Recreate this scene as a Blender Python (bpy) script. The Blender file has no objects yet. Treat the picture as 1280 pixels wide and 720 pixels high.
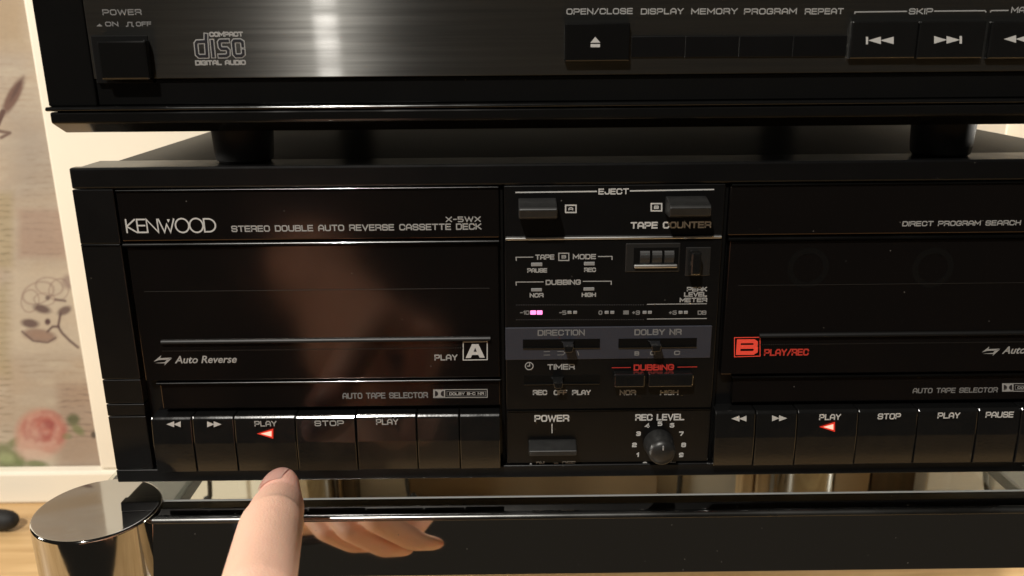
import bpy, bmesh, math, random
import numpy as np
from mathutils import Vector, Matrix

# ------------------------------------------------------------------ camera, world, lamps, exposure
scene = bpy.context.scene
COL = scene.collection
FPX, PITCH, YAW, ROLL = 1048.894, 0.28958, 0.00694, -0.00833
CAM = Vector((-0.04462, -0.33817, 0.18988))
fw = Vector((math.sin(YAW)*math.cos(PITCH), math.cos(YAW)*math.cos(PITCH), -math.sin(PITCH)))
rt0 = Vector((math.cos(YAW), -math.sin(YAW), 0)); up0 = rt0.cross(fw)
RT = rt0*math.cos(ROLL) + up0*math.sin(ROLL); UP = -rt0*math.sin(ROLL) + up0*math.cos(ROLL)
cd = bpy.data.cameras.new('camera'); cam = bpy.data.objects.new('camera', cd); COL.objects.link(cam)
cd.sensor_width = 36; cd.lens = FPX/1280*36; cd.clip_start = .01; cd.clip_end = 50
cam.matrix_world = Matrix(((RT.x, UP.x, -fw.x, CAM.x), (RT.y, UP.y, -fw.y, CAM.y), (RT.z, UP.z, -fw.z, CAM.z), (0, 0, 0, 1)))
cd.dof.use_dof = True; cd.dof.focus_distance = .362; cd.dof.aperture_fstop = 16
scene.camera = cam

w = bpy.data.worlds.new('World'); scene.world = w; w.use_nodes = True
w.node_tree.nodes['Background'].inputs[0].default_value = (.023, .020, .016, 1)
w.node_tree.nodes['Background'].inputs[1].default_value = 1.0

def lamp(name, loc, power, radius, color):
    l = bpy.data.lights.new(name, 'POINT'); l.energy = power; l.shadow_soft_size = radius; l.color = color
    o = bpy.data.objects.new(name, l); COL.objects.link(o); o.location = loc
    return o
lamp('ceiling_lamp', (-.528, -1.30, 1.80), 215, .035, (1, .95, .87))
lamp('added_fill_light', (-1.35, -.12, .42), 38, .09, (1, .945, .85))  # added fill, no such source seen; brightens the gap under the deck
lamp('added_fill_light', (1.05, .30, .02), 27, .07, (1, .945, .85))  # second added fill, for the right end of that gap

vs = scene.view_settings
vs.view_transform = 'Standard'; vs.look = 'None'; vs.gamma = 1; vs.exposure = 0; vs.use_curve_mapping = False
scene.render.engine = 'CYCLES'
scene.cycles.max_bounces = 8

# ------------------------------------------------------------------ helpers
def ray(px, py): return fw + RT*((px-640)/FPX) + UP*((360-py)/FPX)
def P(px, py, y=0.0):
    d = ray(px, py); return CAM + d*((y-CAM.y)/d.y)
def PZ(px, py, z):
    d = ray(px, py); return CAM + d*((z-CAM.z)/d.z)
def X(px, py, y=0.0): return P(px, py, y).x
def Z(px, py, y=0.0): return P(px, py, y).z

def srgb(r, g, b):
    f = lambda c: (c/255/12.92 if c/255 <= .04045 else ((c/255+.055)/1.055)**2.4)
    return (f(r), f(g), f(b))

def mat(name, base, rough=.4, metal=0., spec=.5, var=0., scale=60., bump=0., bscale=400., rvar=0., aniso=0., emit=None, estr=0., sss=0., coat=0., stretch=(1, 1, 1), dust=0.):
    m = bpy.data.materials.new(name); m.use_nodes = True
    nt = m.node_tree; b = nt.nodes['Principled BSDF']; I = b.inputs
    I['Base Color'].default_value = (*base, 1); I['Roughness'].default_value = rough
    I['Metallic'].default_value = metal; I['Specular IOR Level'].default_value = spec
    if coat: I['Coat Weight'].default_value = coat; I['Coat Roughness'].default_value = .06
    if emit: I['Emission Color'].default_value = (*emit, 1); I['Emission Strength'].default_value = estr
    if sss:
        I['Subsurface Weight'].default_value = sss; I['Subsurface Radius'].default_value = (1, .35, .2); I['Subsurface Scale'].default_value = .006
    if aniso:
        I['Anisotropic'].default_value = aniso
        t = nt.nodes.new('ShaderNodeCombineXYZ'); t.inputs[2].default_value = 1
        nt.links.new(t.outputs[0], I['Tangent'])
    if var or bump or rvar:
        tc = nt.nodes.new('ShaderNodeTexCoord'); mp = nt.nodes.new('ShaderNodeMapping')
        mp.inputs['Scale'].default_value = stretch
        nt.links.new(tc.outputs['Object'], mp.inputs[0])
        def noise(s, det=6):
            n = nt.nodes.new('ShaderNodeTexNoise'); n.inputs['Scale'].default_value = s; n.inputs['Detail'].default_value = det
            nt.links.new(mp.outputs[0], n.inputs['Vector']); return n
        if var or rvar:
            n = noise(scale)
        if var:
            r = nt.nodes.new('ShaderNodeMapRange'); r.inputs[1].default_value = .3; r.inputs[2].default_value = .7
            r.inputs[3].default_value = 1-var; r.inputs[4].default_value = 1+var
            nt.links.new(n.outputs[0], r.inputs[0])
            mx = nt.nodes.new('ShaderNodeVectorMath'); mx.operation = 'SCALE'; mx.inputs[0].default_value = base
            nt.links.new(r.outputs[0], mx.inputs['Scale']); nt.links.new(mx.outputs[0], I['Base Color'])
        if rvar:
            r2 = nt.nodes.new('ShaderNodeMapRange'); r2.inputs[1].default_value = .3; r2.inputs[2].default_value = .7
            r2.inputs[3].default_value = max(.02, rough-rvar); r2.inputs[4].default_value = rough+rvar
            nt.links.new(n.outputs[0], r2.inputs[0]); nt.links.new(r2.outputs[0], I['Roughness'])
        if bump:
            nb = noise(bscale, 3); bp = nt.nodes.new('ShaderNodeBump'); bp.inputs['Strength'].default_value = bump; bp.inputs['Distance'].default_value = .0004
            nt.links.new(nb.outputs[0], bp.inputs['Height']); nt.links.new(bp.outputs[0], I['Normal'])
    if dust:
        # sparse pale dust specks lying on the surface
        N = nt.nodes.new; tc2 = N('ShaderNodeTexCoord'); vo = N('ShaderNodeTexVoronoi'); vo.inputs['Scale'].default_value = 210
        no = N('ShaderNodeTexNoise'); no.inputs['Scale'].default_value = 140
        nt.links.new(tc2.outputs['Object'], vo.inputs['Vector']); nt.links.new(tc2.outputs['Object'], no.inputs['Vector'])
        l1 = N('ShaderNodeMath'); l1.operation = 'LESS_THAN'; l1.inputs[1].default_value = .055; nt.links.new(vo.outputs['Distance'], l1.inputs[0])
        l2 = N('ShaderNodeMath'); l2.operation = 'GREATER_THAN'; l2.inputs[1].default_value = 1-dust; nt.links.new(no.outputs[0], l2.inputs[0])
        mu = N('ShaderNodeMath'); mu.operation = 'MULTIPLY'; nt.links.new(l1.outputs[0], mu.inputs[0]); nt.links.new(l2.outputs[0], mu.inputs[1])
        df = N('ShaderNodeBsdfDiffuse'); df.inputs[0].default_value = (.09, .085, .075, 1)
        ms = N('ShaderNodeMixShader'); out = nt.nodes['Material Output']
        nt.links.new(mu.outputs[0], ms.inputs[0]); nt.links.new(b.outputs[0], ms.inputs[1]); nt.links.new(df.outputs[0], ms.inputs[2]); nt.links.new(ms.outputs[0], out.inputs[0])
    return m

M = {}
M['frame'] = mat('black_satin_plastic', (.0028, .0028, .0030), .30, spec=.4, rvar=.02, scale=90, bump=.05, bscale=1500, dust=.42)
M['door'] = mat('smoked_gloss_acrylic', (.0035, .0032, .0032), .14, rvar=.04, scale=30, spec=.65, dust=.40)
M['door'].node_tree.nodes['Principled BSDF'].inputs['Specular Tint'].default_value = (1, .74, .60, 1)   # tint added to redden the hand and arm reflected in the doors
M['key'] = mat('black_key_plastic', (.005, .005, .005), .20, coat=.7, rvar=.05, scale=150, bump=.06, bscale=900)
M['dark'] = mat('black_plastic_recess_shade', (.0012, .0012, .0012), .6, spec=.12)  # near-black; also paints the shade of slots that are not cut
M['trim'] = mat('satin_trim_metal', (.040, .040, .040), .24, metal=1, coat=1., rvar=.05, scale=200, stretch=(.15, 1, 1))
M['rim'] = mat('satin_rim', (.040, .040, .040), .46, metal=1)
M['lever'] = mat('worn_black_plastic', (.012, .012, .0117), .40, var=.25, scale=300)
M['trim_bright'] = mat('bright_trim_metal', (.55, .55, .54), .42, metal=1, rvar=.1, scale=120, stretch=(.2, 1, 1))
M['case'] = mat('black_painted_steel', (.005, .0049, .0047), .46, spec=.22, bump=.02, bscale=1800, dust=.47)
def brushed_mat():
    # horizontally brushed dark metal: two anisotropic lobes, one tight and one wide, over a dark base
    m = bpy.data.materials.new('brushed_dark_aluminium'); m.use_nodes = True; nt = m.node_tree; N = nt.nodes.new; Lk = nt.links.new
    nt.nodes.remove(nt.nodes['Principled BSDF']); out = nt.nodes['Material Output']
    tg = N('ShaderNodeCombineXYZ'); tg.inputs[0].default_value = 1
    tc = N('ShaderNodeTexCoord'); mp = N('ShaderNodeMapping'); mp.inputs['Scale'].default_value = (.02, 1, 1); Lk(tc.outputs['Object'], mp.inputs[0])
    n = N('ShaderNodeTexNoise'); n.inputs['Scale'].default_value = 700; n.inputs['Detail'].default_value = 5; Lk(mp.outputs[0], n.inputs['Vector'])
    mp2 = N('ShaderNodeMapping'); mp2.inputs['Scale'].default_value = (.05, 1, 1); Lk(tc.outputs['Object'], mp2.inputs[0])
    n2 = N('ShaderNodeTexNoise'); n2.inputs['Scale'].default_value = 240; n2.inputs['Detail'].default_value = 4; Lk(mp2.outputs[0], n2.inputs['Vector'])
    def lobe(col, rough, an, lo, hi, src):
        g = N('ShaderNodeBsdfAnisotropic'); g.inputs['Roughness'].default_value = rough; g.inputs['Anisotropy'].default_value = an; Lk(tg.outputs[0], g.inputs['Tangent'])
        r = N('ShaderNodeMapRange'); r.inputs[1].default_value = .3; r.inputs[2].default_value = .7; r.inputs[3].default_value = lo; r.inputs[4].default_value = hi; Lk(src.outputs[0], r.inputs[0])
        v = N('ShaderNodeVectorMath'); v.operation = 'SCALE'; v.inputs[0].default_value = col; Lk(r.outputs[0], v.inputs['Scale']); Lk(v.outputs[0], g.inputs['Color'])
        return g
    a = lobe((.0125, .0125, .0125), .17, .93, .3, 1.7, n2); b = lobe((.046, .046, .044), .33, .74, .75, 1.25, n)
    d = N('ShaderNodeBsdfDiffuse'); d.inputs[0].default_value = (.010, .010, .0095, 1)
    s1 = N('ShaderNodeAddShader'); s2 = N('ShaderNodeAddShader')
    Lk(a.outputs[0], s1.inputs[0]); Lk(b.outputs[0], s1.inputs[1]); Lk(s1.outputs[0], s2.inputs[0]); Lk(d.outputs[0], s2.inputs[1]); Lk(s2.outputs[0], out.inputs[0])
    return m
M['brushed'] = brushed_mat()
M['gloss'] = mat('gloss_black_plastic', (.004, .004, .004), .14, rvar=.05, scale=50, dust=.42)
M['spool'] = mat('dim_spool', (.0045, .0042, .004), .2)
M['rubber'] = mat('black_rubber', (.006, .006, .006), .7)
M['band'] = mat('blue_grey_panel', (.022, .024, .034), .5)
M['smoke_grey'] = mat('smoked_grey_plastic', (.013, .0125, .012), .35)
M['drum'] = mat('counter_drum', (.016, .0155, .015), .5)
M['ink'] = mat('grey_print', (.27, .27, .265), .5)
M['ink_white'] = mat('white_print', (.44, .44, .43), .5)
M['ink_dim'] = mat('dim_print', (.15, .15, .15), .5)
M['ink_faint'] = mat('faint_print', (.05, .05, .052), .5)
M['ink_red'] = mat('red_print', (.42, .028, .018), .5)
M['ink_redb'] = mat('bright_red_print', (.80, .065, .04), .5)
M['black_ink'] = mat('black_print', (.006, .006, .010), .5)
M['lens'] = mat('unlit_led', (.22, .22, .22), .35)
M['led'] = mat('lit_pink_led', (.5, .1, .3), .4, emit=(1, .24, .58), estr=1.7)
M['led_red'] = mat('lit_red_arrow', (.5, .1, .05), .4, emit=(1, .52, .40), estr=1.25)
M['led_glow'] = mat('red_arrow_glow', (.3, .02, .01), .4, emit=(1, .04, .02), estr=.45)  # emissive red that paints a glow round the lit arrow
M['chrome'] = mat('polished_steel', (.43, .42, .405), .07, metal=1, rvar=.035, scale=45, bump=.05, bscale=55)
M['chrome_beam'] = mat('polished_dark_steel', (.60, .58, .55), .05, metal=1, rvar=.03, scale=18, dust=.46)
M['lip'] = mat('frosted_glass_edge', (.21, .215, .21), .4)
M['edge'] = mat('satin_steel_edge', (.20, .20, .195), .27, coat=.8, metal=1, rvar=.08, scale=70, stretch=(.3, 1, 1))
M['rail'] = mat('black_steel', (.02, .02, .02), .3)
M['cream'] = mat('cream_paint', (.80, .74, .62), .6, var=.04, scale=9)
M['cable'] = mat('black_cable', (.012, .011, .010), .5)
M['brown'] = mat('brown_board', (.42, .30, .18), .6, var=.18, scale=14, stretch=(1, 1, .12))
M['pale_wood'] = mat('pale_wood', (.62, .42, .22), .55, var=.25, scale=70, stretch=(2, 2, .12))
M['dark_wood'] = mat('dark_wood', (.10, .062, .03), .5, var=.25, scale=60, stretch=(2, 2, .15))
M['white_card'] = mat('white_card', (.85, .83, .78), .6, var=.03, scale=20)
M['grey_card'] = mat('grey_card', (.48, .46, .42), .6, var=.05, scale=20)
M['nail'] = mat('fingernail', (.84, .56, .48), .27, sss=.15)
M['cloth'] = mat('dark_blue_cloth', (.014, .018, .030), .9, bump=.5, bscale=900, var=.2, scale=200)

def wood_mat():
    m = bpy.data.materials.new('honey_wood'); m.use_nodes = True; nt = m.node_tree; b = nt.nodes['Principled BSDF']
    tc = nt.nodes.new('ShaderNodeTexCoord'); mp = nt.nodes.new('ShaderNodeMapping'); mp.inputs['Scale'].default_value = (1.2, 14, 14)
    n = nt.nodes.new('ShaderNodeTexNoise'); n.inputs['Scale'].default_value = 5; n.inputs['Detail'].default_value = 8; n.inputs['Distortion'].default_value = .6
    cr = nt.nodes.new('ShaderNodeValToRGB'); cr.color_ramp.elements[0].position = .3; cr.color_ramp.elements[1].position = .72
    cr.color_ramp.elements[0].color = (.44, .27, .115, 1); cr.color_ramp.elements[1].color = (.68, .47, .24, 1)
    nt.links.new(tc.outputs['Object'], mp.inputs[0]); nt.links.new(mp.outputs[0], n.inputs['Vector']); nt.links.new(n.outputs[0], cr.inputs[0])
    nt.links.new(cr.outputs[0], b.inputs['Base Color']); b.inputs['Roughness'].default_value = .38
    return m
M['wood'] = wood_mat()

def glass_mat():
    m = bpy.data.materials.new('clear_shelf_glass'); m.use_nodes = True; nt = m.node_tree
    nt.nodes.remove(nt.nodes['Principled BSDF']); out = nt.nodes['Material Output']
    t = nt.nodes.new('ShaderNodeBsdfTransparent'); t.inputs[0].default_value = (.93, .96, .94, 1)
    g = nt.nodes.new('ShaderNodeBsdfGlossy'); g.inputs['Roughness'].default_value = .02
    f = nt.nodes.new('ShaderNodeFresnel'); gg = nt.nodes.new('ShaderNodeNewGeometry'); mr = nt.nodes.new('ShaderNodeMapRange'); mr.inputs[3].default_value = 1.45; mr.inputs[4].default_value = 1/1.45
    nt.links.new(gg.outputs['Backfacing'], mr.inputs[0]); nt.links.new(mr.outputs[0], f.inputs[0])
    mx = nt.nodes.new('ShaderNodeMixShader')
    nt.links.new(f.outputs[0], mx.inputs[0]); nt.links.new(t.outputs[0], mx.inputs[1]); nt.links.new(g.outputs[0], mx.inputs[2]); nt.links.new(mx.outputs[0], out.inputs[0])
    return m
M['glass'] = glass_mat()

def link(name, me, m=None, parent=None):
    o = bpy.data.objects.new(name, me); COL.objects.link(o)
    if m is not None: me.materials.append(M[m] if isinstance(m, str) else m)
    if parent is not None: o.parent = parent
    return o
def from_bm(name, bm, m, parent=None, smooth=False):
    me = bpy.data.meshes.new(name); bm.normal_update(); bm.to_mesh(me); bm.free()
    if smooth:
        for p in me.polygons: p.use_smooth = True
    return link(name, me, m, parent)
def bm_box(x0, x1, y0, y1, z0, z1, bev=0., seg=2):
    bm = bmesh.new()
    r = bmesh.ops.create_cube(bm, size=1)
    for v in r['verts']:
        v.co = Vector((x0 if v.co.x < 0 else x1, y0 if v.co.y < 0 else y1, z0 if v.co.z < 0 else z1))
    if bev: bmesh.ops.bevel(bm, geom=bm.edges[:], offset=bev, segments=seg, profile=.5, affect='EDGES', clamp_overlap=True)
    return bm
def box(name, parent, x0, x1, y0, y1, z0, z1, m, bev=.0004, seg=2):
    return from_bm(name, bm_box(x0, x1, y0, y1, z0, z1, bev, seg), m, parent)
def pbox(name, parent, a, b, c, d, yf, yb, m, bev=.0003):
    """front face at y=yf covering pixel rectangle a..c x b..d"""
    my = (b+d)/2; mx = (a+c)/2
    return box(name, parent, X(a, my, yf), X(c, my, yf), yf, yb, Z(mx, d, yf), Z(mx, b, yf), m, bev)
def rnd(y, z, r, n=8):
    # rounded upper front edge whose corner would be at (y, z)
    return [(y+r-r*math.sin(math.pi/2*k/n), z-r+r*math.cos(math.pi/2*k/n)) for k in range(n+1)]
def soft_prism(name, parent, prof, x0, x1, m):
    o = prism_x(name, parent, prof, x0, x1, m)
    for p in o.data.polygons: p.use_smooth = True
    o.data.set_sharp_from_angle(angle=math.radians(25)); return o
def prism_x(name, parent, prof, x0, x1, m, bev=0.):
    """profile of (y,z) points extruded along x"""
    bm = bmesh.new()
    A = [bm.verts.new((x0, y, z)) for y, z in prof]; B = [bm.verts.new((x1, y, z)) for y, z in prof]
    n = len(prof)
    bm.faces.new(A); bm.faces.new(B[::-1])
    for i in range(n): bm.faces.new((A[i], B[i], B[(i+1) % n], A[(i+1) % n]))
    bmesh.ops.recalc_face_normals(bm, faces=bm.faces[:])
    if bev: bmesh.ops.bevel(bm, geom=bm.edges[:], offset=bev, segments=2, profile=.5, affect='EDGES', clamp_overlap=True)
    return from_bm(name, bm, m, parent)
def lathe(name, parent, prof, centre, axis, m, n=64):
    """prof list of (radius, height along axis)"""
    bm = bmesh.new(); rings = []
    for r, h in prof:
        if r < 1e-7: rings.append([bm.verts.new((0, 0, h))])
        else: rings.append([bm.verts.new((r*math.cos(2*math.pi*i/n), r*math.sin(2*math.pi*i/n), h)) for i in range(n)])
    for a, b in zip(rings, rings[1:]):
        for i in range(n):
            j = (i+1) % n
            if len(a) == 1 and len(b) == 1: continue
            if len(a) == 1: bm.faces.new((a[0], b[i], b[j]))
            elif len(b) == 1: bm.faces.new((a[i], a[j], b[0]))
            else: bm.faces.new((a[i], a[j], b[j], b[i]))
    q = Vector((0, 0, 1)).rotation_difference(Vector(axis)).to_matrix().to_4x4()
    bmesh.ops.transform(bm, matrix=Matrix.Translation(centre) @ q, verts=bm.verts)
    bmesh.ops.recalc_face_normals(bm, faces=bm.faces[:])
    o = from_bm(name, bm, m, parent, True)
    o.data.set_sharp_from_angle(angle=math.radians(40))
    return o
def tube(name, parent, pts, rad, m, n=10):
    pts = [Vector(p) for p in pts]
    # smooth resample
    res = []
    for i in range(len(pts)-1):
        p0 = pts[max(i-1, 0)]; p1 = pts[i]; p2 = pts[i+1]; p3 = pts[min(i+2, len(pts)-1)]
        for k in range(8):
            t = k/8
            res.append(.5*((2*p1)+(p2-p0)*t+(2*p0-5*p1+4*p2-p3)*t*t+(3*p1-p0-3*p2+p3)*t**3))
    res.append(pts[-1])
    bm = bmesh.new(); rings = []
    u = None
    for i, p in enumerate(res):
        t = (res[min(i+1, len(res)-1)]-res[max(i-1, 0)]).normalized()
        if u is None: u = t.orthogonal().normalized()
        u = (u - t*u.dot(t)).normalized(); v = t.cross(u)
        rings.append([bm.verts.new(p+rad*(math.cos(a)*u+math.sin(a)*v)) for a in [2*math.pi*k/n for k in range(n)]])
    for a, b in zip(rings, rings[1:]):
        for k in range(n): bm.faces.new((a[k], a[(k+1) % n], b[(k+1) % n], b[k]))
    bm.faces.new(rings[0][::-1]); bm.faces.new(rings[-1])
    return from_bm(name, bm, m, parent, True)
def strip(name, parent, x0, x1, yf, z0, z1, m, k=.7):
    # ledge with a chamfered upper front edge
    return soft_prism(name, parent, [(.0048, z1)]+rnd(yf, z1, k*(z1-z0))+[(yf, z0), (.0048, z0)], x0, x1, m)
def thing(name, loc, label, cat, group=None):
    o = bpy.data.objects.new(name, None); COL.objects.link(o); o.location = loc; o.empty_display_size = .02
    o['label'] = label; o['category'] = cat
    if group: o['group'] = group
    return o
def adopt(root):
    """children were built in world coordinates: keep them there"""
    bpy.context.view_layer.update()
    for c in root.children: c.matrix_parent_inverse = root.matrix_world.inverted()

# ------------------------------------------------------------------ stroke lettering (flat print)
def arc(cx, cy, rx, ry, a0, a1, n=10):
    return [(cx+rx*math.cos(math.radians(a0+(a1-a0)*i/n)), cy+ry*math.sin(math.radians(a0+(a1-a0)*i/n))) for i in range(n+1)]
O_ = [(0, .2), (.2, 0), (.8, 0), (1, .2), (1, .8), (.8, 1), (.2, 1), (0, .8), (0, .2)]
G = {
 'A': (1, [[(0, 0), (0, .68), (.28, 1), (.72, 1), (1, .68), (1, 0)], [(0, .36), (1, .36)]]),
 'B': (1, [[(0, .52), (0, 1), (.85, 1), (.97, .88), (.97, .64), (.86, .52), (0, .52)], [(0, .52), (.86, .52), (1, .4), (1, .13), (.86, 0), (0, 0), (0, .52)]]),
 'C': (1, [[(1, .72), (1, .82), (.82, 1), (.18, 1), (0, .82), (0, .18), (.18, 0), (.82, 0), (1, .18), (1, .28)]]),
 'D': (1, [[(0, 0), (0, 1), (.8, 1), (1, .8), (1, .2), (.8, 0), (0, 0)]]),
 'E': (.92, [[(.92, 1), (0, 1), (0, 0), (.92, 0)], [(0, .52), (.86, .52)]]),
 'F': (.9, [[(.9, 1), (0, 1), (0, 0)], [(0, .5), (.8, .5)]]),
 'G': (1, [[(1, .75), (1, .82), (.82, 1), (.18, 1), (0, .82), (0, .18), (.18, 0), (.82, 0), (1, .18), (1, .48), (.55, .48)]]),
 'H': (1, [[(0, 0), (0, 1)], [(1, 0), (1, 1)], [(0, .52), (1, .52)]]),
 'I': (0, [[(0, 0), (0, 1)]]),
 'J': (.85, [[(.85, 1), (.85, .18), (.67, 0), (.18, 0), (0, .18), (0, .35)]]),
 'K': (1, [[(0, 0), (0, 1)], [(.95, 1), (.3, .52), (1, 0)], [(0, .52), (.3, .52)]]),
 'L': (.85, [[(0, 1), (0, 0), (.85, 0)]]),
 'M': (1.2, [[(0, 0), (0, 1), (.6, .3), (1.2, 1), (1.2, 0)]]),
 'N': (1, [[(0, 0), (0, 1), (1, 0), (1, 1)]]),
 'O': (1, [O_]),
 'P': (1, [[(0, 0), (0, 1), (.85, 1), (1, .86), (1, .56), (.85, .42), (0, .42)]]),
 'Q': (1, [O_, [(.65, .3), (1.05, -.05)]]),
 'R': (1, [[(0, 0), (0, 1), (.85, 1), (1, .86), (1, .58), (.85, .44), (0, .44)], [(.7, .44), (1, .2), (1, 0)]]),
 'S': (1, [[(1, .75), (1, .84), (.84, 1), (.16, 1), (0, .84), (0, .66), (.14, .53), (.86, .5), (1, .36), (1, .16), (.84, 0), (.16, 0), (0, .16), (0, .25)]]),
 'T': (1, [[(0, 1), (1, 1)], [(.5, 1), (.5, 0)]]),
 'U': (1, [[(0, 1), (0, .18), (.18, 0), (.82, 0), (1, .18), (1, 1)]]),
 'V': (1.05, [[(0, 1), (.52, 0), (1.05, 1)]]),
 'W': (1.5, [[(0, 1), (.36, 0), (.75, .9), (1.14, 0), (1.5, 1)]]),
 'X': (1, [[(0, 0), (1, 1)], [(0, 1), (1, 0)]]),
 'Y': (1, [[(0, 1), (.5, .45), (1, 1)], [(.5, .45), (.5, 0)]]),
 '0': (.9, [[(a*.9, b) for a, b in O_]]),
 '1': (.3, [[(0, .75), (.3, 1), (.3, 0)]]),
 '2': (.9, [[(0, .8), (.15, 1), (.75, 1), (.9, .85), (.9, .62), (.76, .5), (.14, .48), (0, .36), (0, 0), (.9, 0)]]),
 '3': (.9, [[(0, .85), (.15, 1), (.75, 1), (.9, .86), (.9, .63), (.76, .52), (.9, .4), (.9, .15), (.75, 0), (.15, 0), (0, .15)], [(.2, .52), (.76, .52)]]),
 '4': (.9, [[(.7, 0), (.7, 1), (0, .3), (.95, .3)]]),
 '5': (.9, [[(.85, 1), (0, 1), (0, .56), (.75, .56), (.9, .42), (.9, .15), (.75, 0), (0, 0)]]),
 '6': (.9, [[(.85, 1), (.15, 1), (0, .85), (0, .15), (.15, 0), (.75, 0), (.9, .15), (.9, .42), (.75, .56), (0, .56)]]),
 '7': (.9, [[(0, 1), (.9, 1), (.9, .8), (.4, 0)]]),
 '8': (.9, [[(.14, .52), (0, .66), (0, .86), (.14, 1), (.76, 1), (.9, .86), (.9, .66), (.76, .52), (.14, .52)], [(.14, .52), (0, .38), (0, .14), (.14, 0), (.76, 0), (.9, .14), (.9, .38), (.76, .52), (.14, .52)]]),
 '9': (.9, [[(.05, 0), (.75, 0), (.9, .15), (.9, .85), (.75, 1), (.15, 1), (0, .85), (0, .58), (.15, .44), (.9, .44)]]),
 '/': (.7, [[(0, -.05), (.7, 1.05)]]), '-': (.55, [[(0, .5), (.55, .5)]]), '+': (.6, [[(0, .5), (.6, .5)], [(.3, .2), (.3, .8)]]),
 '.': (.1, [[(0, .05), (.1, .05)]]), ' ': (.55, []),
}
K_ = {  # thin humanist capitals with round bowls
 'K': (.72, [[(0, 0), (0, 1)], [(.66, 1), (.02, .47), (.74, 0)]]),
 'E': (.62, [[(.6, 1), (0, 1), (0, 0), (.64, 0)], [(0, .53), (.55, .53)]]),
 'N': (.80, [[(0, 0), (0, 1), (.8, 0), (.8, 1)]]),
 'W': (1.15, [[(0, 1), (.36, 0), (.58, .62), (.80, 0), (1.15, 1)]]),
 'O': (.96, [arc(.48, .5, .5, .54, 90, 450, 28)]),
 'D': (.82, [[(0, 0), (0, 1), (.32, 1)] + arc(.32, .5, .52, .5, 90, -90, 16)[1:] + [(0, 0)]]),
}
def ribbon(bm, pts, sw, place, off, closed=None):
    pts = [Vector(p) for p in pts]
    q = [pts[0]]
    for p in pts[1:]:
        if (p-q[-1]).length > 1e-9: q.append(p)
    pts = q
    if len(pts) < 2: return
    if closed is None: closed = (pts[0]-pts[-1]).length < 1e-9
    if closed: pts = pts[:-1]
    n = len(pts); h = sw/2; Ls = []; Rs = []
    for i in range(n):
        if closed or 0 < i < n-1:
            a = (pts[i]-pts[i-1]).normalized(); b = (pts[(i+1) % n]-pts[i]).normalized()
            na = Vector((-a.y, a.x)); nb = Vector((-b.y, b.x)); mm = na+nb
            if mm.length < .35: mm = na
            mm.normalize(); k = h/max(.45, mm.dot(na)); p = pts[i]
            Ls.append(p+mm*k); Rs.append(p-mm*k)
        else:
            a = (pts[1]-pts[0]) if i == 0 else (pts[-1]-pts[-2]); a.normalize(); na = Vector((-a.y, a.x))
            p = pts[i] + (a*-h*.8 if i == 0 else a*h*.8)
            Ls.append(p+na*h); Rs.append(p-na*h)
    VL = [bm.verts.new(place(p, off)) for p in Ls]; VR = [bm.verts.new(place(p, off)) for p in Rs]
    for i in range(n if closed else n-1):
        j = (i+1) % n
        try: bm.faces.new((VR[i], VR[j], VL[j], VL[i]))
        except ValueError: pass
def placer(y): return lambda p, off: Vector((p.x, y-off, p.y))
def strokes(name, parent, polys, sw, y, m):
    """polys in world (x,z)"""
    bm = bmesh.new()
    for k, pl in enumerate(polys): ribbon(bm, pl, sw, placer(y), .00008+.000012*(k % 4))
    return from_bm(name, bm, m, parent)
def text(s, parent, l, r, t, b, y, m='ink', sw=.17, font=None, name='lettering', gap=.36):
    font = font or G
    cx = (l+r)/2; cy = (t+b)/2
    x0, x1 = X(l, cy, y), X(r, cy, y); z0, z1 = Z(cx, b, y), Z(cx, t, y); H = z1-z0; s_w = sw*H
    adv = []; u = 0
    for i, ch in enumerate(s):
        wd, pl = font[ch]; adv.append(u); u += wd+gap
    tot = u-gap; sx = (x1-x0-s_w)/tot
    polys = []
    for a, ch in zip(adv, s):
        for pl in font[ch][1]:
            polys.append([(x0+s_w/2+(a+px)*sx, z0+s_w/2+py*(H-s_w)) for px, py in pl])
    return strokes(name, parent, polys, s_w, y, m)
def pline(parent, pts, wpx, y, m='ink', name='printed_line'):
    return strokes(name, parent, [[(P(a, b, y).x, P(a, b, y).z) for a, b in pts]], wpx/3.05e3, y, m)
def shape(name, parent, polys, y, m, off=.00008):
    """filled pixel polygons"""
    bm = bmesh.new()
    for k, pl in enumerate(polys):
        vs_ = [bm.verts.new(P(a, b, y)+Vector((0, -off-.00001*k, 0))) for a, b in pl]
        f = bm.faces.new(vs_); f.normal_update()
        if f.normal.y > 0: f.normal_flip()
    return from_bm(name, bm, m, parent)
def rect(a, b, c, d): return [(a, b), (c, b), (c, d), (a, d)]
def tri_l(a, b, c, d): return [(a, (b+d)/2), (c, b), (c, d)]
def tri_r(a, b, c, d): return [(a, b), (c, (b+d)/2), (a, d)]
def script(s, parent, l, r, t, b, y, m):
    """slanted round lower-case lettering from the built-in outline font, cap height t..b"""
    cu = bpy.data.curves.new('t', 'FONT'); cu.body = s; cu.shear = .28; cu.offset = .018; cu.resolution_u = 3
    o = bpy.data.objects.new('t', cu); COL.objects.link(o); dg = bpy.context.evaluated_depsgraph_get()
    me = bpy.data.meshes.new_from_object(o.evaluated_get(dg)); bpy.data.objects.remove(o)
    co = np.array([v.co[:] for v in me.vertices]); cy = (t+b)/2; cx = (l+r)/2
    x0, x1, z0, z1 = X(l, cy, y), X(r, cy, y), Z(cx, b, y), Z(cx, t, y)
    cap = .70; k = (x1-x0)/(co[:, 0].max()-co[:, 0].min()); kz = (z1-z0)/cap
    for v, c in zip(me.vertices, co): v.co = (x0+(c[0]-co[:, 0].min())*k, y-.0001, z0+c[1]*kz)
    me.materials.clear(); return link('lettering', me, m, parent)

H = .14125      # height of the deck front
TABLE = -.250
WALL = .42

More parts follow.
